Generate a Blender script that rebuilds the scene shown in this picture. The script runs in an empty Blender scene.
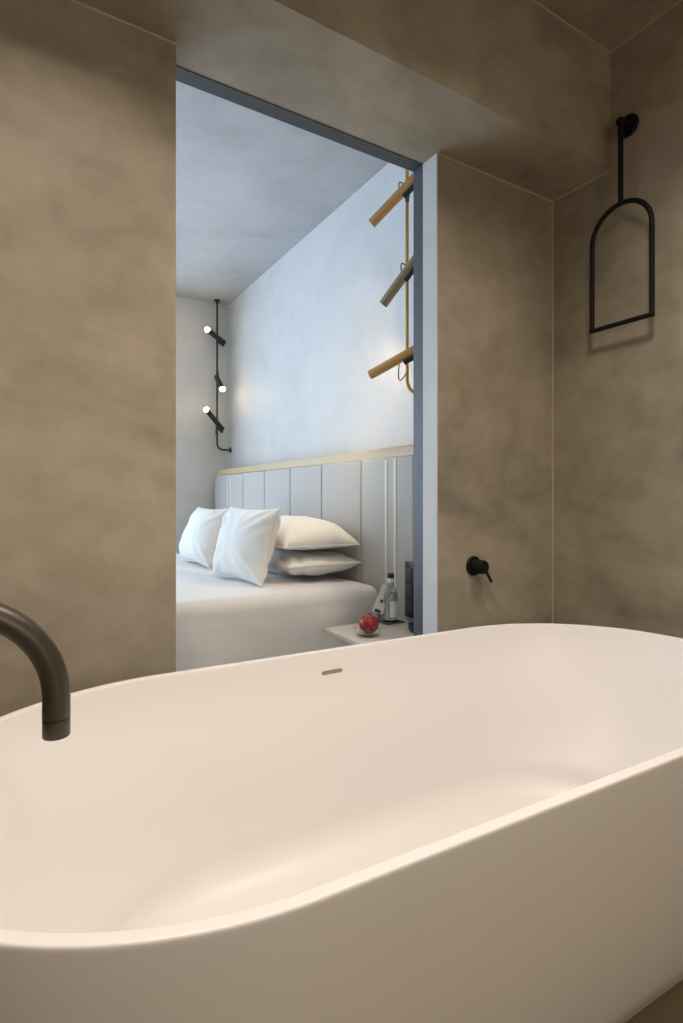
import bpy, bmesh, math, random
from mathutils import Vector, Matrix, noise
random.seed(4)
PI = math.pi
E = 0.91                      # eye height: most coordinates below are given relative to it
S = bpy.context.scene
COL = S.collection

# ------------------------------------------------------------------ helpers
def link(o, parent=None):
    COL.objects.link(o)
    if parent: o.parent = parent
    return o

def obj(name, bm, mat, parent=None, smooth=True, angle=40):
    bmesh.ops.recalc_face_normals(bm, faces=bm.faces)
    me = bpy.data.meshes.new(name); bm.to_mesh(me); bm.free()
    if mat: me.materials.append(mat)
    if smooth:
        for p in me.polygons: p.use_smooth = True
        me.set_sharp_from_angle(angle=math.radians(angle))
    o = bpy.data.objects.new(name, me)
    return link(o, parent)

def thing(name, label, cat, loc=(0, 0, 0), group=None, rz=0):
    o = bpy.data.objects.new(name, None); o.empty_display_size = .05
    o.location = loc; o.rotation_euler = (0, 0, rz)
    tag(o, label, cat, group)
    return link(o)

def tag(o, label, cat, group=None):
    o['label'] = label; o['category'] = cat
    if group: o['group'] = group
    return o

def struct(name, bm, mat, smooth=False):
    o = obj(name, bm, mat, None, smooth); o['kind'] = 'structure'; return o

def add_box(bm, x0, x1, y0, y1, z0, z1, bev=0, seg=2):
    r = bmesh.ops.create_cube(bm, size=1)
    vs = r['verts']
    for v in vs:
        v.co = Vector(((x0+x1)/2+v.co.x*(x1-x0), (y0+y1)/2+v.co.y*(y1-y0), (z0+z1)/2+v.co.z*(z1-z0)))
    if bev:
        es = {e for v in vs for e in v.link_edges}
        bmesh.ops.bevel(bm, geom=list(es), offset=bev, segments=seg, affect='EDGES', profile=.5)
    return bm

def box(*a, **k): return add_box(bmesh.new(), *a, **k)

def frame_from(d):
    d = d.normalized(); up = Vector((0, 0, 1)) if abs(d.z) < .95 else Vector((1, 0, 0))
    a = d.cross(up).normalized(); b = d.cross(a).normalized()
    return a, b

def add_tube(bm, pts, r, n=16, cap=True):
    pts = [Vector(p) for p in pts]
    rs = r if isinstance(r, (list, tuple)) else [r]*len(pts)
    rings = []; a = None
    for i, p in enumerate(pts):
        d = (pts[min(i+1, len(pts)-1)]-pts[max(i-1, 0)]).normalized()
        if a is None: a, b = frame_from(d)
        else:
            a = (a-d*a.dot(d)).normalized(); b = d.cross(a).normalized()
        rings.append([bm.verts.new(p+(a*math.cos(2*PI*k/n)+b*math.sin(2*PI*k/n))*rs[i]) for k in range(n)])
    for i in range(len(rings)-1):
        for k in range(n):
            bm.faces.new((rings[i][k], rings[i][(k+1) % n], rings[i+1][(k+1) % n], rings[i+1][k]))
    if cap:
        bm.faces.new(rings[0]); bm.faces.new(list(reversed(rings[-1])))
    return bm

def tube(*a, **k): return add_tube(bmesh.new(), *a, **k)

def add_rod(bm, p0, p1, prof, n=24):
    """lathe around the axis p0->p1; prof = [(t along in metres, radius)]"""
    p0 = Vector(p0); d = (Vector(p1)-p0).normalized(); a, b = frame_from(d)
    rings = []
    for t, r in prof:
        c = p0+d*t
        if r < 1e-6: rings.append([bm.verts.new(c)])
        else: rings.append([bm.verts.new(c+(a*math.cos(2*PI*k/n)+b*math.sin(2*PI*k/n))*r) for k in range(n)])
    for A, B in zip(rings, rings[1:]):
        for k in range(n):
            k2 = (k+1) % n
            if len(A) == 1 and len(B) == 1: continue
            if len(A) == 1: bm.faces.new((A[0], B[k], B[k2]))
            elif len(B) == 1: bm.faces.new((A[k], A[k2], B[0]))
            else: bm.faces.new((A[k], A[k2], B[k2], B[k]))
    return bm

def rod(*a, **k): return add_rod(bmesh.new(), *a, **k)

def arc(c, u, v, r, a0, a1, n=12):
    c, u, v = Vector(c), Vector(u), Vector(v)
    return [c+u*(r*math.cos(a0+(a1-a0)*i/n))+v*(r*math.sin(a0+(a1-a0)*i/n)) for i in range(n+1)]

def rounded(x0, x1, y0, y1, z0, z1, r, n=(20, 20, 10), f=None):
    """box with round edges as a fine grid; f(co, normal) -> displaced co"""
    bm = bmesh.new(); dims = ((x0, x1), (y0, y1), (z0, z1)); cache = {}
    def V(i, j, k):
        key = (i, j, k)
        if key not in cache:
            p = Vector([dims[a][0]+(dims[a][1]-dims[a][0])*key[a]/n[a] for a in range(3)])
            q = Vector([min(max(p[a], dims[a][0]+r), dims[a][1]-r) for a in range(3)])
            d = p-q
            nn = d.normalized() if d.length > 1e-9 else Vector((0, 0, 1))
            if d.length > 1e-9: p = q+nn*r
            if f: p = f(p, nn)
            cache[key] = bm.verts.new(p)
        return cache[key]
    for ax in range(3):
        a, b = [q for q in range(3) if q != ax]
        for side in (0, n[ax]):
            for i in range(n[a]):
                for j in range(n[b]):
                    def W(ii, jj):
                        k = [0, 0, 0]; k[ax] = side; k[a] = ii; k[b] = jj; return V(*k)
                    bm.faces.new((W(i, j), W(i+1, j), W(i+1, j+1), W(i, j+1)))
    return bm

def prism(outline, x0, x1, bev=0, seg=3):
    """outline in (y, z), extruded along x"""
    bm = bmesh.new()
    A = [bm.verts.new((x0, y, z)) for y, z in outline]; B = [bm.verts.new((x1, y, z)) for y, z in outline]
    fa = bm.faces.new(A); bm.faces.new(list(reversed(B)))
    m = len(A)
    for i in range(m): bm.faces.new((A[i], B[i], B[(i+1) % m], A[(i+1) % m]))
    if bev:
        bmesh.ops.bevel(bm, geom=list(fa.edges), offset=bev, segments=seg, affect='EDGES', profile=.5)
    return bm

# ------------------------------------------------------------------ materials
def mat(name, col, rough=.5, metal=0, **kw):
    m = bpy.data.materials.new(name); m.use_nodes = True
    b = m.node_tree.nodes['Principled BSDF']
    b.inputs['Base Color'].default_value = (*col, 1); b.inputs['Roughness'].default_value = rough
    b.inputs['Metallic'].default_value = metal
    for k, v in kw.items(): b.inputs[k.replace('_', ' ')].default_value = v
    return m

def nd(m, t, **kw):
    n = m.node_tree.nodes.new(t)
    for k, v in kw.items(): setattr(n, k, v)
    return n

def mottled(name, stops, scale=1.6, rough=.5, bump=.02, stretch=(1, 1, 1), fine=9, r2=.12, spec=.4):
    """trowelled plaster: two layers of cloudy noise picked through a colour ramp"""
    m = mat(name, stops[0][1], rough); nt = m.node_tree; L = nt.links.new; b = nt.nodes['Principled BSDF']
    b.inputs['Specular IOR Level'].default_value = spec
    tc = nd(m, 'ShaderNodeTexCoord'); mp = nd(m, 'ShaderNodeMapping'); mp.inputs['Scale'].default_value = stretch
    L(tc.outputs['Object'], mp.inputs['Vector'])
    n1 = nd(m, 'ShaderNodeTexNoise'); n1.inputs['Scale'].default_value = scale; n1.inputs['Detail'].default_value = 7
    n1.inputs['Roughness'].default_value = .62; n1.inputs['Distortion'].default_value = .5
    n2 = nd(m, 'ShaderNodeTexNoise'); n2.inputs['Scale'].default_value = fine; n2.inputs['Detail'].default_value = 5
    n2.inputs['Distortion'].default_value = .6
    L(mp.outputs[0], n1.inputs['Vector']); L(mp.outputs[0], n2.inputs['Vector'])
    mx = nd(m, 'ShaderNodeMix'); mx.inputs[0].default_value = .25
    L(n1.outputs['Fac'], mx.inputs[2]); L(n2.outputs['Fac'], mx.inputs[3])
    cr = nd(m, 'ShaderNodeValToRGB')
    while len(cr.color_ramp.elements) < len(stops): cr.color_ramp.elements.new(.5)
    for e, (p, c) in zip(cr.color_ramp.elements, stops): e.position = p; e.color = (*c, 1)
    L(mx.outputs[0], cr.inputs['Fac']); L(cr.outputs[0], b.inputs['Base Color'])
    mr = nd(m, 'ShaderNodeMapRange'); mr.inputs['To Min'].default_value = rough-r2; mr.inputs['To Max'].default_value = rough+r2
    L(n2.outputs['Fac'], mr.inputs['Value']); L(mr.outputs[0], b.inputs['Roughness'])
    bp = nd(m, 'ShaderNodeBump'); bp.inputs['Strength'].default_value = .25; bp.inputs['Distance'].default_value = bump
    L(mx.outputs[0], bp.inputs['Height']); L(bp.outputs[0], b.inputs['Normal'])
    return m

def woven(name, c0, c1, scale=220, rough=.9, bump=.001, sheen=.2):
    m = mat(name, c0, rough); nt = m.node_tree; L = nt.links.new; b = nt.nodes['Principled BSDF']
    b.inputs['Sheen Weight'].default_value = sheen; b.inputs['Specular IOR Level'].default_value = .2
    tc = nd(m, 'ShaderNodeTexCoord'); n = nd(m, 'ShaderNodeTexNoise')
    n.inputs['Scale'].default_value = scale; n.inputs['Detail'].default_value = 3
    L(tc.outputs['Object'], n.inputs['Vector'])
    mx = nd(m, 'ShaderNodeMix', data_type='RGBA'); mx.inputs[6].default_value = (*c0, 1); mx.inputs[7].default_value = (*c1, 1)
    L(n.outputs['Fac'], mx.inputs[0]); L(mx.outputs[2], b.inputs['Base Color'])
    bp = nd(m, 'ShaderNodeBump'); bp.inputs['Strength'].default_value = .3; bp.inputs['Distance'].default_value = bump
    L(n.outputs['Fac'], bp.inputs['Height']); L(bp.outputs[0], b.inputs['Normal'])
    return m

def wood(name, c0, c1, axis='Y', rough=.5):
    m = mat(name, c0, rough); nt = m.node_tree; L = nt.links.new; b = nt.nodes['Principled BSDF']
    tc = nd(m, 'ShaderNodeTexCoord'); mp = nd(m, 'ShaderNodeMapping')
    s = [60, 60, 60]; s['XYZ'.index(axis)] = 3; mp.inputs['Scale'].default_value = s
    n = nd(m, 'ShaderNodeTexNoise'); n.inputs['Scale'].default_value = 1; n.inputs['Detail'].default_value = 4; n.inputs['Distortion'].default_value = .6
    L(tc.outputs['Object'], mp.inputs['Vector']); L(mp.outputs[0], n.inputs['Vector'])
    mx = nd(m, 'ShaderNodeMix', data_type='RGBA'); mx.inputs[6].default_value = (*c0, 1); mx.inputs[7].default_value = (*c1, 1)
    L(n.outputs['Fac'], mx.inputs[0]); L(mx.outputs[2], b.inputs['Base Color'])
    return m

def satin(name, col, rough, metal=0, var=.08, scale=35, **kw):
    """metal or solid surface with a faintly uneven sheen"""
    m = mat(name, col, rough, metal, **kw); nt = m.node_tree; L = nt.links.new; b = nt.nodes['Principled BSDF']
    tc = nd(m, 'ShaderNodeTexCoord'); n = nd(m, 'ShaderNodeTexNoise'); n.inputs['Scale'].default_value = scale
    mr = nd(m, 'ShaderNodeMapRange'); mr.inputs['To Min'].default_value = rough-var; mr.inputs['To Max'].default_value = rough+var
    L(tc.outputs['Object'], n.inputs['Vector']); L(n.outputs['Fac'], mr.inputs['Value']); L(mr.outputs[0], b.inputs['Roughness'])
    return m

def emit(name, col, strength):
    m = bpy.data.materials.new(name); m.use_nodes = True; nt = m.node_tree; nt.nodes.clear()
    e = nt.nodes.new('ShaderNodeEmission'); o = nt.nodes.new('ShaderNodeOutputMaterial')
    e.inputs[0].default_value = (*col, 1); e.inputs[1].default_value = strength
    nt.links.new(e.outputs[0], o.inputs[0]); return m

M = {}
M['cement'] = mottled('bathroom_microcement', [(.33, (.195, .172, .143)), (.43, (.305, .265, .19)), (.54, (.385, .335, .255)), (.67, (.475, .42, .325))],
                      scale=1.5, rough=.5, bump=.008, stretch=(.9, .9, 1.1), spec=.35)
M['seam'] = mottled('pale_joint_plaster', [(.3, (.40, .33, .24)), (.7, (.52, .44, .33))], scale=6, rough=.5, bump=.001)
M['bathfloor'] = mottled('bathroom_floor_microcement', [(.3, (.16, .12, .065)), (.7, (.24, .19, .11))], scale=1.5, rough=.45, bump=.004)
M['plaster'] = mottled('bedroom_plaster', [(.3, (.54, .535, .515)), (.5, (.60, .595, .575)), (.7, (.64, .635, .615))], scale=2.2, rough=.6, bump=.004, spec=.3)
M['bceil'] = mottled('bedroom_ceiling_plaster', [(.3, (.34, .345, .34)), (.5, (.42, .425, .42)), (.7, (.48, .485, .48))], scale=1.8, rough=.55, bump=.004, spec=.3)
M['bfloor'] = wood('bedroom_oak_floor', (.47, .43, .38), (.54, .50, .45), 'X')
M['tub'] = satin('warm_white_stone_resin', (.80, .775, .755), .38, var=.03, Specular_IOR_Level=.45)
M['slot'] = mat('overflow_recess', (.30, .22, .14), .6)
M['black'] = satin('matt_black_metal', (.005, .005, .0055), .55, 0, Specular_IOR_Level=.25)
M['tap'] = satin('brushed_gunmetal', (.105, .092, .076), .40, .75)
M['frame'] = satin('grey_painted_steel', (.06, .066, .074), .5, .1)
M['brass'] = satin('brushed_brass', (.62, .36, .14), .42, .8)
M['bronze'] = satin('dark_bronze', (.34, .27, .165), .45, .7)
M['cable'] = mat('black_cable', (.02, .02, .02), .6)
M['bulb'] = emit('lit_bulb', (1.0, .74, .42), 60)
M['linen'] = woven('white_cotton', (.84, .83, .81), (.78, .77, .75), 160, .85, .0006)
M['spread'] = woven('white_bedspread', (.80, .785, .77), (.73, .715, .70), 120, .85, .0008)
M['fabric'] = woven('grey_upholstery', (.56, .535, .50), (.46, .44, .41), 320, .95, .001)
M['strip'] = woven('pale_strip_fabric', (.74, .69, .60), (.68, .63, .54), 320, .9, .0006)
M['back'] = mat('dark_backing_board', (.13, .115, .10), .8)
M['wood'] = wood('pale_oak', (.60, .46, .27), (.50, .36, .19), 'Y')
M['top'] = wood('whitewashed_oak', (.66, .60, .53), (.58, .51, .43), 'X', .4)
M['base'] = woven('dark_bed_base_fabric', (.12, .11, .10), (.09, .085, .08))
M['panel'] = satin('black_switch_panel', (.018, .017, .017), .3)
M['grey'] = mat('dark_grey_insert', (.06, .055, .05), .4)
M['glass'] = mat('clear_glass', (.97, .99, .99), .02, Transmission_Weight=1.0, IOR=1.45)
M['water'] = mat('still_water', (.93, .97, 1.0), .01, Transmission_Weight=1.0, IOR=1.33)
M['blueglass'] = mat('dark_blue_glass', (.05, .09, .16), .08, Transmission_Weight=.6, IOR=1.45)
M['paper'] = mat('white_card', (.82, .82, .83), .7)
M['ink'] = mat('dark_print', (.05, .05, .07), .7)
M['red'] = mottled('red_fruit_skin', [(.35, (.16, .012, .014)), (.52, (.30, .025, .025)), (.70, (.42, .13, .09))], scale=30, rough=.2, bump=.0005, r2=.05)
M['stem'] = mat('fruit_crown', (.20, .10, .05), .7)
M['coaster'] = mat('dark_slate_coaster', (.05, .05, .055), .6)
M['white'] = mat('white_lacquer', (.8, .8, .8), .4)
M['lens'] = emit('warm_lamp_lens', (1.0, .72, .42), 12)

# ------------------------------------------------------------------ the setting
D, R = 1.40, 1.788           # opening wall (y) and right wall (x), seen from the eye at 0,0
SZ, CZ = E+1.139, E+1.546    # soffit of the beam, bathroom ceiling
BY = 1.163                   # front face of the beam
L0, L1 = .357, 1.209         # opening
WB = 1.52                    # bedroom face of the wall
W, BZ, FY = 1.70, E+1.754, 4.85   # headboard wall, bedroom ceiling, far wall
SILL = .20
XL, YB = -1.75, -2.3

struct('floor', box(XL, R, YB, WB, -.1, 0), M['bathfloor'])
struct('ceiling', box(XL, R, YB, WB, CZ, CZ+.1), M['cement'])
struct('wall_right', box(R, R+.12, YB, D+.02, 0, CZ), M['cement'])
struct('wall_left', box(XL-.12, XL, YB, WB, 0, CZ), M['cement'])
struct('wall_back', box(XL, R, YB-.12, YB, 0, CZ), M['cement'])
bm = bmesh.new()
add_box(bm, XL, L0, D, WB, 0, SZ); add_box(bm, L1, R+.12, D, WB, 0, SZ); add_box(bm, L0, L1, D, WB, 0, SILL)
struct('wall_front', bm, M['cement'])
struct('trim_1', box(XL, R, BY, WB, SZ, CZ), M['cement'])          # the deep beam over the opening
# pale plaster joints along the corners
def seam(n, pts, r=.0035):
    struct('trim_%d' % n, tube(pts, r, 6), M['seam'], True)
e = .001
seam(2, [(L1, D-e, SZ-e), (R-e, D-e, SZ-e)]); seam(3, [(XL, D-e, SZ-e), (L0, D-e, SZ-e)])
seam(4, [(R-e, D-e, 0), (R-e, D-e, SZ-e)], .003); seam(5, [(R-e, BY, SZ-e), (R-e, D, SZ-e)], .004)
seam(6, [(XL, BY-e, CZ-e), (R, BY-e, CZ-e)], .003); seam(7, [(R-e, YB, CZ-e), (R-e, BY, CZ-e)], .004)
# bedroom shell
XB = -3.0
struct('floor_bedroom', box(XB, W, WB, FY, -.1, 0), M['bfloor'])
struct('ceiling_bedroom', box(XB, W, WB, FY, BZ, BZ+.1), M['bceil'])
struct('wall_headboard', box(W, W+.12, WB, FY+.12, 0, BZ), M['plaster'])
struct('wall_entry', box(XB-.12, XB, WB, FY, 0, BZ), M['plaster'])
bm = bmesh.new()
add_box(bm, XB, XL, WB-.1, WB, 0, BZ)
add_box(bm, XL, W, WB-.1, WB, CZ+.1, BZ)
struct('wall_between', bm, M['plaster'])
WX0, WX1, WZ0, WZ1 = -2.7, .55, .12, 2.45
bm = bmesh.new()
add_box(bm, XB, WX0, FY, FY+.12, 0, BZ); add_box(bm, WX1, W, FY, FY+.12, 0, BZ)
add_box(bm, WX0, WX1, FY, FY+.12, 0, WZ0); add_box(bm, WX0, WX1, FY, FY+.12, WZ1, BZ)
struct('wall_far', bm, M['plaster'])
bm = bmesh.new()
for x0, x1 in ((WX0, WX0+.05), (WX1-.05, WX1), (-1.65, -1.59), (-.56, -.50)): add_box(bm, x0, x1, FY+.03, FY+.09, WZ0, WZ1, .004)
add_box(bm, WX0, WX1, FY+.03, FY+.09, WZ0, WZ0+.05, .004); add_box(bm, WX0, WX1, FY+.03, FY+.09, WZ1-.05, WZ1, .004)
struct('window_1', bm, M['frame'])

struct('trim_9', box(L1-.002, L1+.003, D-.001, WB-.03, SILL, SZ, .0008), M['plaster'])      # pale plaster lining added to lift the window-lit right reveal
# steel frame lining the opening
fy0, fy1 = 1.470, WB+.001
bm = bmesh.new()
add_box(bm, L1-.0025, L1+.01, fy0, fy1, SILL, SZ, .0008); add_box(bm, L0-.01, L0+.0025, fy0, fy1, SILL, SZ, .0008)
add_box(bm, L0+.0025, L1-.0025, fy0, fy1, SZ-.0025, SZ+.01, .0008); add_box(bm, L0+.0025, L1-.0025, fy0, fy1, SILL-.01, SILL+.0025, .0008)
struct('trim_8', bm, M['frame'])

# ------------------------------------------------------------------ bathtub
h = .375; TZ = E-h
TCX, TCY, TS, TE, TB, TROT = 1.852*h, 2.178*h, 1.146*h, 1.114*h, 1.007*h, -.0327
NT = 168
def ring_pts(inx, iny):
    """stadium outline: straight sides joined by elliptic ends"""
    s_, e_, b_ = TS-(inx-iny), TE-iny, TB-iny; q = NT//4; out = []
    na = 30; ns = q-na
    for sgx, sgy, rev in ((1, 1, 0), (-1, 1, 1), (-1, -1, 0), (1, -1, 1)):
        pts = [(s_+e_*math.cos(k/na*PI/2), b_*math.sin(k/na*PI/2)) for k in range(na)] + [(s_*(1-k/ns), b_) for k in range(ns)] + [(0, b_)]
        pts = [(sgx*x, sgy*y) for x, y in pts]
        out += (list(reversed(pts))[:-1] if rev else pts[:-1])
    return out
t = thing('bathtub', 'freestanding oval matt white bathtub in front of the cement wall', 'bathtub', (TCX, TCY, 0), rz=TROT)
rings = []       # (inset x, inset y, z)
H = TZ
prof = []
# outside, from the floor up: the walls lean out
prof += [(.155, .140, .0), (.148, .133, .004)]
for k in range(1, 13):
    u = k/12
    prof.append((.148*(1-u)**1.2, .133*(1-u)**1.2, .004+(H-.012)*u))
rr = .006
prof += [(.0, .0, H-.003), (.0006, .0006, H-.0012), (.0018, .0018, H), (.0026, .0026, H), (.008, .008, H), (.0138, .0138, H), (.0146, .0146, H), (.0158, .0158, H-.0010), (.0164, .0164, H-.003)]
for k in range(1, 19):
    u = k/18
    inx = .0164+.20*u**1.5; iny = .0164+.085*u**1.35
    prof.append((inx, iny, H-.006-(H-.19)*u))
# rounded floor of the basin
z1 = prof[-1][2]; ix, iy = prof[-1][0], prof[-1][1]
for k in range(1, 9):
    a = k/8*PI/2
    prof.append((ix+.11*(1-math.cos(a)) + .012*k/8, iy+.085*(1-math.cos(a)) + .01*k/8, z1-.075*math.sin(a)))
zf = prof[-1][2]
for q in (.3, .6, .85): prof.append((prof[-1][0]+.0, prof[-1][1]+.0, zf)) if False else None
bm = bmesh.new(); RR = []
for ix_, iy_, z in prof:
    RR.append([bm.verts.new((x, y, z)) for x, y in ring_pts(ix_, iy_)])
last = prof[-1]
for q in (.65, .3):
    RR.append([bm.verts.new((x*q, y*q, zf-.004*(1-q))) for x, y in ring_pts(last[0], last[1])])
for A, B in zip(RR, RR[1:]):
    for k in range(NT): bm.faces.new((A[k], A[(k+1) % NT], B[(k+1) % NT], B[k]))
c = bm.verts.new((0, 0, zf-.004))
for k in range(NT): bm.faces.new((RR[-1][k], RR[-1][(k+1) % NT], c))
bm.faces.new(RR[0])
obj('basin', bm, M['tub'], t, angle=60)
# drain in the basin floor
o = obj('drain', rod((.0, 0, zf-.0035), (0, 0, 1), [(0, 0), (0, .034), (.004, .032), (.006, .026), (.006, 0)], 32), M['tub'], t)
# overflow slot: a small capsule recess on the far inner wall
sx = -.028; sz = H-.051
sl = bmesh.new()
outl = []
for k in range(24):
    a = 2*PI*k/24
    outl.append((math.cos(a)*.0045+(.024 if math.cos(a) > 0 else -.024), math.sin(a)*.0045))
def yon(x, z):
    u = (H-.006-z)/(H-.19); return TB-(.0164+.085*u**1.35)
A = [sl.verts.new((sx+x, yon(sx+x, sz+z)-.0012, sz+z)) for x, z in outl]
B = [sl.verts.new((sx+x, yon(sx+x, sz+z)+.003, sz+z)) for x, z in outl]
sl.faces.new(A); sl.faces.new(list(reversed(B)))
for k in range(24): sl.faces.new((A[k], B[k], B[(k+1) % 24], A[(k+1) % 24]))
o = obj('overflow_slot', sl, M['slot'], t); o['label'] = 'dark narrow overflow slot'

# ------------------------------------------------------------------ tub filler (spout over the left end of the tub)
fx, fy_, r = .047, .73, .0151
zo = E-.280
t = thing('bath_filler', 'dark gunmetal gooseneck spout curving down over left end of white bathtub', 'tap', (-.56, fy_, 0))
lx = lambda x: x+.56
pts = [(lx(fx), 0, zo+.0225), (lx(fx), 0, zo+.044)]
pts += [tuple(p) for p in arc((lx(fx)-.115, 0, zo+.046), (1, 0, 0), (0, 0, 1), .115, 0, PI/2, 20)]
pts += [(lx(-.35), 0, zo+.161)]
pts += [tuple(p) for p in arc((.10, 0, zo+.061), (0, 0, 1), (-1, 0, 0), .10, 0, PI/2, 16)]
pts += [(0, 0, .3), (0, 0, .0)]
obj('pipe', tube(pts, r, 28), M['tap'], t)
obj('outlet_collar', rod((lx(fx), 0, zo), (lx(fx), 0, zo+1), [(.004, 0), (.004, .0115), (0, .0122), (0, .0144), (.001, .0150), (.0205, .0150), (.0212, .0138), (.0222, .0138), (.0224, .0148), (.0224, 0)], 32), M['tap'], t)
obj('base_plate', rod((0, 0, .0), (0, 0, 1), [(0, 0), (0, .045), (.010, .045), (.012, .043), (.012, 0)], 32), M['tap'], t)

# ------------------------------------------------------------------ wall mixer on the right pier
mx_, mz = 1.372, E-.234
t = thing('wall_mixer', 'round matt black shower mixer valve with lever on cement pier', 'tap', (mx_, D, mz))
obj('rosette', rod((0, 0, 0), (0, -1, 0), [(0, 0), (0, .034), (.005, .034), (.008, .031), (.008, 0)], 40), M['black'], t)
obj('valve_body', rod((0, -.008, 0), (0, -1, 0), [(0, .0), (0, .0235), (.042, .0235), (.046, .021), (.046, 0)], 36), M['black'], t)
obj('lever', tube([(.008, -.040, -.008), (.018, -.046, -.020), (.036, -.050, -.052)], [.006, .0055, .0048], 14), M['black'], t)

# ------------------------------------------------------------------ arched towel holder on the right wall
ax, ay, ar = 1.742-R, 1.096, .1045
t = thing('towel_holder', 'black metal arch shaped towel ring hanging from round wall mount', 'towel holder', (R, ay, E+1.252))
obj('wall_mount', rod((0, 0, 0), (-1, 0, 0), [(0, 0), (0, .036), (.008, .036), (.011, .033), (.010, 0)], 40), M['black'], t)
obj('peg', rod((-.010, 0, 0), (-1, 0, 0), [(0, .0), (0, .013), (.042, .013), (.046, .011), (.046, 0)], 24), M['black'], t)
zt = .980-1.252
hang = obj('hanger_rod', tube([(ax, 0, -.009), (ax, 0, zt+.002)], .0085, 16), M['black'], t)
zb, zs = .5815-1.252, zt-ar
a = bmesh.new()
pts = [(ax, ar, zb), (ax, ar, zs)] + [tuple(p) for p in arc((ax, 0, zs), (0, 1, 0), (0, 0, 1), ar, .02, PI-.02, 28)] + [(ax, -ar, zs), (ax, -ar, zb)]
add_tube(a, pts, .0080, 14); add_tube(a, [(ax, -ar-.006, zb), (ax, ar+.006, zb)], .0080, 14)
obj('arch_bar', a, M['black'], t)

# ------------------------------------------------------------------ headboard
HX = 1.55; HT = E+.24; HB = .28; TW = .043
yR, yL = 1.94, 4.73; cr_ = .13
t = thing('headboard', 'long padded grey panel headboard with pale oak edge behind the bed', 'headboard', (0, 0, 0))
def corner(y, z, r, n=10, a0=0):      # rounded top corner at the far (left) end
    return [(y-r+r*math.cos(k/n*PI/2), z-r+r*math.sin(k/n*PI/2)) for k in range(n+1)]
outer = [(yR-.03, HB)] + [(yL, HB)] + corner(yL, HT, cr_) + [(yR-.03, HT)]
inner_ = [(yL-.02, HB)] + corner(yL-.02, HT-TW, cr_-.03) + [(yR, HT-TW), (yR, HB)]
band = [(yR-.03, HB), (yR-.03, HT)] + list(reversed(corner(yL, HT, cr_))) + [(yL, HB)] + inner_
obj('oak_edge', prism(band, HX-.004, W-.004, .003), M['wood'], t)
obj('backing_board', prism([(yR+.001, HB+.002), (yL-.021, HB+.002)] + corner(yL-.021, HT-TW-.001, cr_-.03) + [(yR+.001, HT-TW-.001)], HX+.02, W-.006), M['back'], t)
seams = [yR, 2.372, 2.788, 3.204, 3.62, 4.037, yL-.021]
for i in range(6):
    y0, y1 = seams[i]+.003, seams[i+1]-.003
    zt_ = HT-TW-.003
    if i < 5: ol = [(y0, HB), (y1, HB), (y1, zt_), (y0, zt_)]
    else: ol = [(y0, HB), (y1, HB)] + corner(y1, zt_, cr_-.033) + [(y0, zt_)]
    p = obj('padded_panel', prism(ol, HX-.012, HX+.019, .012, 4), M['fabric'], t, angle=60)
    for ys in ((2.145, 2.074) if i == 0 else (4.387, 4.305) if i == 5 else ()):
        s_ = obj('pale_strip', box(HX-.0145, HX-.0115, ys-.011, ys+.011, HB+.02, zt_-.013, .001), M['strip'], p)
        s_['label'] = 'pale vertical fabric strip'

# ------------------------------------------------------------------ bed
BX0, BX1, Y0, Y1, BT = -.48, HX-.03, 2.15, 4.22, .497
t = thing('double_bed', 'wide double bed under a white bedspread seen through the opening', 'bed', (0, 0, 0))
obj('bed_base', rounded(BX0+.08, BX1-.02, Y0+.08, Y1-.08, .0, .24, .02, (6, 6, 4)), M['base'], t)
obj('mattress', rounded(BX0+.05, BX1-.01, Y0+.05, Y1-.05, .245, BT-.03, .05, (14, 14, 6)), M['linen'], t)
def spread(p, n):
    q = p.copy()
    side = 1-min(1, max(0, (p.z-.06)/(BT-.10)))
    q += n*(1 if n.x < .3 else 0)*(.010*noise.noise(Vector((p.x*3.1, p.y*3.1, p.z*2)))+.004*noise.noise(p*9))
    if p.z < BT-.08:                       # the hanging side has soft vertical folds
        q += Vector((n.x, n.y, 0))*(.014*side*math.sin(p.x*11+p.y*9+1.3*noise.noise(p*2.2))+.02*side)
        if n.x > .3: q.x = min(q.x, BX1)
    else:
        q.z += .008*noise.noise(Vector((p.x*2.4, p.y*2.4, 1.7)))
    return q
sp = rounded(BX0, BX1, Y0, Y1, .05, BT, .058, (90, 90, 24), spread)
bmesh.ops.delete(sp, geom=[f for f in sp.faces if f.normal.z < -.9 or max(v.co.z for v in f.verts) < .051], context='FACES')
obj('bedspread', sp, M['spread'], t, angle=80)

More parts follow.
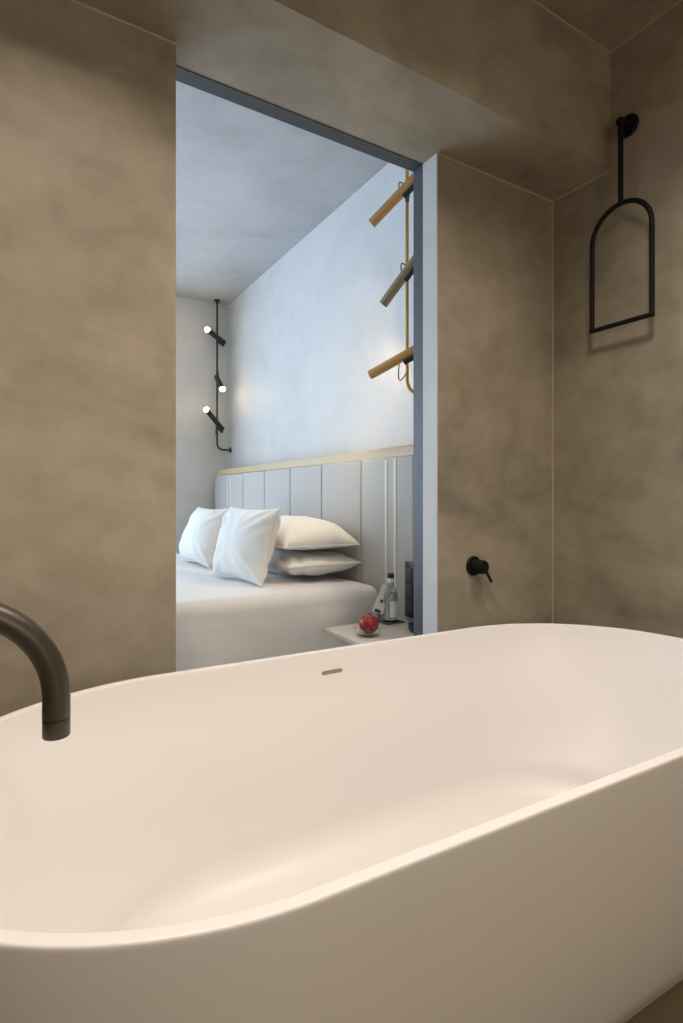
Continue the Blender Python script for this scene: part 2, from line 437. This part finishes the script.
def pillow_mesh(a, b, T, seed, n=36, ear=.07, puff=.5, low=1.0):
    """a, b half sizes; T half thickness; pinched corners, soft creases"""
    bm = bmesh.new(); top = {}; bot = {}; edge = []
    def pos(i, j, s):
        u, v = -1+2*i/n, -1+2*j/n
        u = math.sin(u*PI/2)*.35+u*.65; v = math.sin(v*PI/2)*.35+v*.65
        x = a*u*(1-ear*(1-v*v)); y = b*v*(1-ear*(1-u*u))
        k = max(0, (1-abs(u)**2.6)*(1-abs(v)**2.6))**puff
        w = noise.noise(Vector((x*7+seed, y*7, s)))*.010+noise.noise(Vector((x*17, y*9+seed, s)))*.005
        cr = .006*math.sin(14*(abs(u)-abs(v))+seed)*min(1, (abs(u)*abs(v))**1.2*2.2)
        z = s*(T*k*(1 if s > 0 else low)+(w+cr)*min(1, k*2.2)*(1 if s > 0 else min(1, low)))
        return Vector((x, y, z))
    for i in range(n+1):
        for j in range(n+1):
            top[i, j] = bm.verts.new(pos(i, j, 1))
            if i in (0, n) or j in (0, n): bot[i, j] = top[i, j]
            else: bot[i, j] = bm.verts.new(pos(i, j, -1))
    for i in range(n):
        for j in range(n):
            bm.faces.new((top[i, j], top[i+1, j], top[i+1, j+1], top[i, j+1]))
            bm.faces.new((bot[i, j], bot[i, j+1], bot[i+1, j+1], bot[i+1, j]))
    loop = [top[i, 0].co.copy() for i in range(n)]+[top[n, j].co.copy() for j in range(n)]+[top[n-i, n].co.copy() for i in range(n)]+[top[0, n-j].co.copy() for j in range(n)]
    return bm, loop

def pillow(label, a, b, T, seed, mtx, group, **k):
    bm, loop = pillow_mesh(a, b, T, seed, **k)
    t = thing('pillow', label, 'pillow', (0, 0, 0), group)
    t.matrix_world = mtx
    obj('cushion', bm, M['linen'], t, angle=89)
    obj('piping', tube(loop+[loop[0]], .0028, 8, cap=False), M['linen'], t)
    return t

# stacked pair on the near side
g = 'pillows on the bed'
for zc, T, sd, dz, lab, rz, low in ((BT+.086, .052, 3, 1.35, 'white pillow lying flat on the bed, lower one of the stacked pair', .02, 1.4),
                               (BT+.180, .135, 8, 0, 'white pillow lying on top of another pillow by the headboard', -.03, .24)):
    pillow(lab, .205, .36, T, sd, Matrix.Translation((1.315, 2.70, zc)) @ Matrix.Rotation(rz, 4, 'Z'), g, ear=.05, puff=.45, low=low)
# two square pillows standing up, leaning on what is behind them
def stand(cx, cy, a, b, T, lean, yaw, seed, lab):
    m = Matrix.Translation((cx, cy, BT+b*math.cos(lean)+.012)) @ Matrix.Rotation(yaw, 4, 'Z') @ Matrix.Rotation(PI/2+lean, 4, 'Y') @ Matrix.Rotation(PI/2, 4, 'Z')
    return pillow(lab, a, b, T, seed, m, g, ear=.075, puff=.5)
stand(1.0, 2.60, .266, .183, .084, .27, .10, 5, 'square white pillow propped upright in front of the stacked pillows')
stand(1.03, 3.38, .258, .180, .088, .34, .05, 11, 'square white pillow propped upright at the far side, half hidden by wall edge')

# ------------------------------------------------------------------ nightstand and what stands on it
NZ = E-.55
t = thing('nightstand', 'pale wooden bedside shelf table between the bed and opening', 'nightstand', (0, 0, 0))
obj('top', box(1.135, HX-.014, 1.62, 2.045, NZ-.02, NZ, .003), M['top'], t)
obj('support_panel', box(HX-.05, HX-.014, 1.68, 1.99, 0, NZ-.0205, .003), M['grey'], t)

bx_, by_ = 1.447, 1.985
t = thing('coaster', 'dark square coaster under the glass bottle', 'coaster', (bx_, by_, NZ))
obj('slab', box(-.05, .05, -.042, .042, 0, .005, .0015), M['coaster'], t)
t = thing('water_bottle', 'clear glass water bottle with black cap and hanging card', 'bottle', (bx_, by_, NZ+.005))
oprof = [(0, 0), (0, .026), (.004, .031), (.115, .031), (.130, .028), (.146, .019), (.158, .0145), (.192, .0135), (.192, .0105), (.160, .0115), (.145, .016), (.129, .025), (.115, .0285), (.008, .0285), (.006, .0)]
obj('glass_body', rod((0, 0, 0), (0, 0, 1), oprof, 40), M['glass'], t)
obj('neck_band', rod((0, 0, 0), (0, 0, 1), [(.172, .0138), (.172, .0148), (.190, .0143), (.190, .0136)], 28), M['paper'], t)
obj('water', rod((0, 0, 0), (0, 0, 1), [(.0075, 0), (.0085, .028), (.112, .028), (.126, .0248), (.126, 0)], 40), M['water'], t)
obj('cap', rod((0, 0, 0), (0, 0, 1), [(.1935, .0105), (.1935, .0155), (.209, .0155), (.211, .0142), (.211, 0)], 28), M['panel'], t)
# paper label wrapped round part of the body, on the side towards the bathroom
lb = bmesh.new()
q0 = math.atan2(-.60, -.35)
for z0, z1, rr_, m_ in ((.022, .092, .0314, 'paper'),):
    A = []
    for k in range(15):
        a = q0-.2+1.35*k/14
        A.append([lb.verts.new((rr_*math.cos(a), rr_*math.sin(a), z)) for z in (z0, z1)])
    B = []
    for k in range(15):
        a = q0-.2+1.35*k/14
        B.append([lb.verts.new(((rr_+.0004)*math.cos(a), (rr_+.0004)*math.sin(a), z)) for z in (z0, z1)])
    for k in range(14):
        lb.faces.new((A[k][0], A[k+1][0], A[k+1][1], A[k][1])); lb.faces.new((B[k][0], B[k][1], B[k+1][1], B[k+1][0]))
        lb.faces.new((A[k][1], A[k+1][1], B[k+1][1], B[k][1])); lb.faces.new((A[k][0], B[k][0], B[k+1][0], A[k+1][0]))
obj('paper_label', lb, M['paper'], t)
# card on a string, leaning out from the neck
tg = bmesh.new(); add_box(tg, -.025, .025, -.0008, .0008, -.128, 0, .0003, 1)
mt = Matrix.Translation((-.016, .0, .158)) @ Matrix.Rotation(.38, 4, Vector((.47, .88, 0))) @ Matrix.Rotation(-.45, 4, 'Z')
bmesh.ops.transform(tg, matrix=mt, verts=tg.verts)
card = obj('hanging_card', tg, M['paper'], t)
for q in ((-.006, .006, -.080, -.066), (-.014, .014, -.126, -.113)):
    tg = box(q[0], q[1], -.0012, -.0008, q[2], q[3])
    bmesh.ops.transform(tg, matrix=mt, verts=tg.verts); obj('card_print', tg, M['ink'], card)
obj('string', tube([(0.0148*math.cos(a), .0148*math.sin(a), .160+.004*math.cos(a)) for a in [2*PI*k/20 for k in range(21)]], .0012, 6), M['cable'], t)

px_, py_ = 1.225, 1.835
t = thing('glass_bowl', 'small clear glass dish holding a red fruit on the nightstand', 'bowl', (px_, py_, NZ))
obj('dish', rod((0, 0, 0), (0, 0, 1), [(0, 0), (0, .024), (.003, .033), (.012, .046), (.027, .052), (.034, .0525), (.0345, .051), (.027, .0502), (.013, .0445), (.005, .032), (.004, .023), (.004, 0)], 40), M['glass'], t)
t = thing('red_fruit', 'round shiny red fruit sitting in the small glass dish', 'fruit', (px_, py_, NZ+.0075))
fr = []
for k in range(25):
    a = -PI/2+PI*k/24
    fr.append((.039+.0385*math.sin(a)*(1-.06*math.cos(a)), max(0, .0405*math.cos(a))))
fr[0] = (fr[0][0], 0); fr[-1] = (fr[-1][0], 0)
obj('flesh', rod((0, 0, 0), (.18, .05, 1), fr, 40), M['red'], t)
cb = bmesh.new()
top_ = Vector((.18, .05, 1)).normalized()*.075
for k in range(6):
    a = 2*PI*k/6
    add_tube(cb, [top_+Vector((.004*math.cos(a), .004*math.sin(a), 0)), top_+Vector((.008*math.cos(a), .008*math.sin(a), .010))], [.003, .0006], 6)
obj('crown', cb, M['stem'], t)
t = thing('blue_cup', 'dark blue glass cup on the nightstand partly behind steel frame', 'cup', (1.425, 1.785, NZ))
obj('cup_body', rod((0, 0, 0), (0, 0, 1), [(0, 0), (0, .018), (.004, .022), (.016, .029), (.034, .030), (.0345, .0278), (.016, .0268), (.007, .020), (.006, 0)], 36), M['blueglass'], t)
# black switch plate at the end of the headboard
t = thing('switch_panel', 'tall black switch panel on the near end of headboard', 'switch panel', (HX-.0155, 1.947, 0))
obj('plate', box(-.016, -.0, -.031, .029, E-.53, E-.285, .002), M['panel'], t)
for z0, z1 in ((E-.37, E-.31), (E-.44, E-.38), (E-.51, E-.45)):
    k_ = obj('switch', box(-.020, -.0165, -.024, .022, z0, z1, .0015), M['grey'], t)

# ------------------------------------------------------------------ reading lamps: a bent pole from ceiling to wall with three spot heads
RV = Vector((.857, -.515, 0)); UP = Vector((0, 0, 1)); TC = Vector((-.515, -.857, 0))
def pix(x, y, d):       # a point of the place at depth d along the line of sight
    rt, up = (x-341.5)/552*d, (498-y)/552*d
    return RV*rt + Vector((.515, .857, 0))*d + Vector((0, 0, up+E))
def lamp(px, py, zb, metal, label, heads, bulb_on, proud=True, spot=95):
    t = thing('reading_lamp', label, 'lamp', (px, py, zb), 'bedside pole lamps')
    L = lambda p: Vector(p)-Vector((px, py, zb))
    rb = .055
    pts = [(0, 0, BZ-zb-.006), (0, 0, .8), (0, 0, rb)] + [tuple(p) for p in arc((rb, 0, rb), (-1, 0, 0), (0, 0, -1), rb, 0, PI/2, 12)][1:] + [(W-px-.006, 0, 0)]
    obj('pole', tube(pts, .0085, 14), M[metal[0]], t)
    obj('ceiling_rose', rod((0, 0, BZ-zb), (0, 0, -1), [(0, 0), (0, .026), (.008, .026), (.010, .012), (.03, .0115), (.03, 0)], 24), M[metal[0]], t)
    obj('wall_rose', rod((W-px, 0, 0), (W-px-1, 0, 0), [(0, 0), (0, .026), (.008, .026), (.010, .011), (.02, .0105), (.02, 0)], 24), M[metal[0]], t)
    for (tip, dirv, ln, attach, mt_, loop) in heads:
        tip = L(tip); d = dirv.normalized(); back = tip-d*ln
        hd = obj('lamp_head', rod(back, tip, [(0, 0), (0, .018), (.004, .022), (ln-.004, .022), (ln, .0210), (ln, .0185), (ln-.02, .018), (ln-.02, 0)], 28), M[mt_], t)
        # swivel joint between the head and the pole
        c_ = back+d*attach
        tgt = Vector((0, 0, c_.z))
        dd = (tgt-c_)
        if dd.length < .02: dd = Vector((.03, 0, 0))
        obj('swivel', tube([c_, c_+dd], .010, 12), M['cable'], hd)
        obj('driver_block', rod(back-Vector((0, 0, .031)), tip-Vector((0, 0, .031)), [(.01, 0), (.01, .012), (attach+.03, .012), (attach+.03, 0)], 12), M['cable'], hd)
        # small loop of cable
        s0 = back+d*(attach+.055)+UP*.022*(1 if loop > 0 else -1); s1 = tgt+UP*(.055*loop)
        mid = (s0+s1)/2+UP*.05*loop+(d*.02)
        cp = [(1-u_)**2*s0+2*u_*(1-u_)*(mid+(mid-(s0+s1)/2))+u_*u_*s1 for u_ in [k/12 for k in range(13)]]
        obj('cable', tube(cp, .0028, 8), M['cable'], hd)
        if bulb_on:
            cbm = tip-d*.004
            bb_ = bmesh.new(); bmesh.ops.create_uvsphere(bb_, u_segments=20, v_segments=12, radius=.0215 if proud else .0165)
            bmesh.ops.translate(bb_, verts=bb_.verts, vec=cbm+d*.006 if proud else tip-d*.021)
            o = obj('bulb', bb_, M['bulb'], hd); o['label'] = 'lit warm bulb'
            ld = bpy.data.lights.new('bulb_light', 'SPOT'); ld.energy = bulb_on; ld.color = (1, .76, .48)
            ld.spot_size = math.radians(spot); ld.spot_blend = .7; ld.shadow_soft_size = .02
            lo = bpy.data.objects.new('bulb_light', ld); link(lo, t)
            lo.location = tip+d*(.035 if proud else .004); lo.rotation_euler = d.to_track_quat('-Z', 'Y').to_euler()
    return t
# near lamp (right): heads seen from the side
PX, PY = 1.615, 2.084
dN = .515*PX+.857*PY
def nh(tx, ty, ang, ln, cross, metal, loop, tc=-.42):
    d = -RV*math.cos(ang)-UP*math.sin(ang)+TC*tc
    tip = pix(tx, ty, dN-.045)
    along = (cross-tx)/552*dN/math.cos(ang)*1.06
    return (tip, d, ln, ln-along, metal, loop)
lamp(PX, PY, E+.505, ('brass',), 'brass pole lamp with three tilted spot heads beside the steel frame',
     [nh(371.5, 224, .685, .36, 406.5, 'brass', 1), nh(383, 304.5, .88, .25, 407.5, 'bronze', 1), nh(370, 375, .44, .32, 408, 'brass', -1)], 9, proud=False, spot=150)
# far lamp (left): metal darkened as backlit, bulbs lit, heads turned towards the bed
FX, FYP = 1.575, 4.76
dF = .515*FX+.857*FYP
def fh(bx, by, vx, vy, vt, loop):
    tip = pix(bx, by, dF-.20)
    return (tip, RV*vx+UP*vy+TC*vt, .27, .05, 'bronze_backlit', loop)
M['bronze_backlit'] = satin('backlit_darkened_bronze', (.05, .042, .035), .4, .6)  # lamp metal darkened: its backlit shade is put into the colour
lamp(FX, FYP, E+.43, ('bronze_backlit',), 'backlit pole lamp with three lit bulbs in the far bedroom corner',
     [fh(207.5, 330, -.075, .03, .22, 1), fh(222.5, 389, .105, -.16, .22, 1), fh(206.5, 410, -.085, .13, .20, -1)], 1.2)

# ------------------------------------------------------------------ light
wd = bpy.data.worlds.new('daylight'); S.world = wd; wd.use_nodes = True
bg = wd.node_tree.nodes['Background']; bg.inputs[1].default_value = 6.3
def sky_nodes():
    nt = wd.node_tree; L = nt.links.new
    tc = nt.nodes.new('ShaderNodeTexCoord'); sp_ = nt.nodes.new('ShaderNodeSeparateXYZ'); cr = nt.nodes.new('ShaderNodeValToRGB'); mr = nt.nodes.new('ShaderNodeMapRange')
    L(tc.outputs['Generated'], sp_.inputs[0]); mr.inputs['From Min'].default_value = -1; L(sp_.outputs['Z'], mr.inputs['Value'])
    L(mr.outputs[0], cr.inputs[0])
    cr.color_ramp.elements[0].position = .47; cr.color_ramp.elements[0].color = (.95, 1.22, 1.62, 1)    # lower half made brighter than the sky to lift the soffit
    cr.color_ramp.elements[1].position = .53; cr.color_ramp.elements[1].color = (.70, .85, 1.0, 1)
    L(cr.outputs[0], bg.inputs[0])
sky_nodes()
pl = bpy.data.lights.new('window_portal', 'AREA'); pl.shape = 'RECTANGLE'; pl.size = WX1-WX0; pl.size_y = WZ1-WZ0
pl.cycles.is_portal = True
po = bpy.data.objects.new('window_portal', pl); po.location = ((WX0+WX1)/2, FY+.14, (WZ0+WZ1)/2); po.rotation_euler = (-PI/2, 0, 0); link(po)

def downlight(x, y, z, watt, lab, size=130, col=(1, .88, .76)):  # unseen ceiling lamps added to light the bathroom from above
    t = thing('added_downlight', lab, 'ceiling light', (x, y, z), 'added bathroom downlights')
    obj('trim_ring', rod((0, 0, 0), (0, 0, -1), [(0, .034), (0, .045), (.004, .044), (.005, .036), (.001, .034)], 32), M['black'], t)
    obj('lamp_lens', rod((0, 0, 0), (0, 0, -1), [(0, 0), (0, .0335), (.0008, .033), (.0008, 0)], 24), M['lens'], t)
    ld = bpy.data.lights.new('downlight_fill_lamp', 'SPOT'); ld.energy = watt; ld.color = col
    ld.spot_size = math.radians(size); ld.spot_blend = .9; ld.shadow_soft_size = .11
    lo = bpy.data.objects.new('downlight_fill_lamp', ld); lo.location = (0, 0, -.03); link(lo, t)
downlight(.10, .55, CZ, 98, 'added unseen ceiling downlight above the spout end of the bathtub')
downlight(1.05, .55, CZ, 66, 'added unseen ceiling downlight above the middle of the bathtub')
downlight(.2, -1.1, CZ, 72, 'added unseen ceiling downlight near the back wall of the bathroom')
# unseen mirror with a fill lamp, added on the wall behind the camera
t = thing('fill_light_mirror', 'unseen mirror with fill light added on the bathroom wall facing the bathtub', 'mirror', (.3, YB, 1.35))
obj('mirror_plate', box(-.8, .8, .04, .046, -.35, .35, .001), mat('silvered_mirror', (.8, .8, .8), .02, 1), t)
obj('backing_frame', box(-.74, .74, 0, .039, -.29, .29), M['black'], t)
ld = bpy.data.lights.new('mirror_fill_lamp', 'AREA'); ld.shape = 'RECTANGLE'; ld.size = 1.6; ld.size_y = .7; ld.energy = 17; ld.color = (1, .87, .74)
lo = bpy.data.objects.new('mirror_fill_lamp', ld); lo.location = (0, .06, 0); lo.rotation_euler = (PI/2, 0, 0); link(lo, t)

# ------------------------------------------------------------------ camera and view
cd = bpy.data.cameras.new('camera'); cam = bpy.data.objects.new('camera', cd); link(cam)
cam.location = (0, 0, E); cam.rotation_euler = (PI/2, 0, -math.atan2(.515, .857))
cd.sensor_fit = 'HORIZONTAL'; cd.sensor_width = 36; cd.lens = 552/683*36; cd.shift_y = -13.5/683; cd.clip_start = .02
S.camera = cam
vs = S.view_settings
vs.view_transform = 'Standard'; vs.look = 'None'; vs.gamma = 1; vs.use_curve_mapping = False; vs.exposure = 0
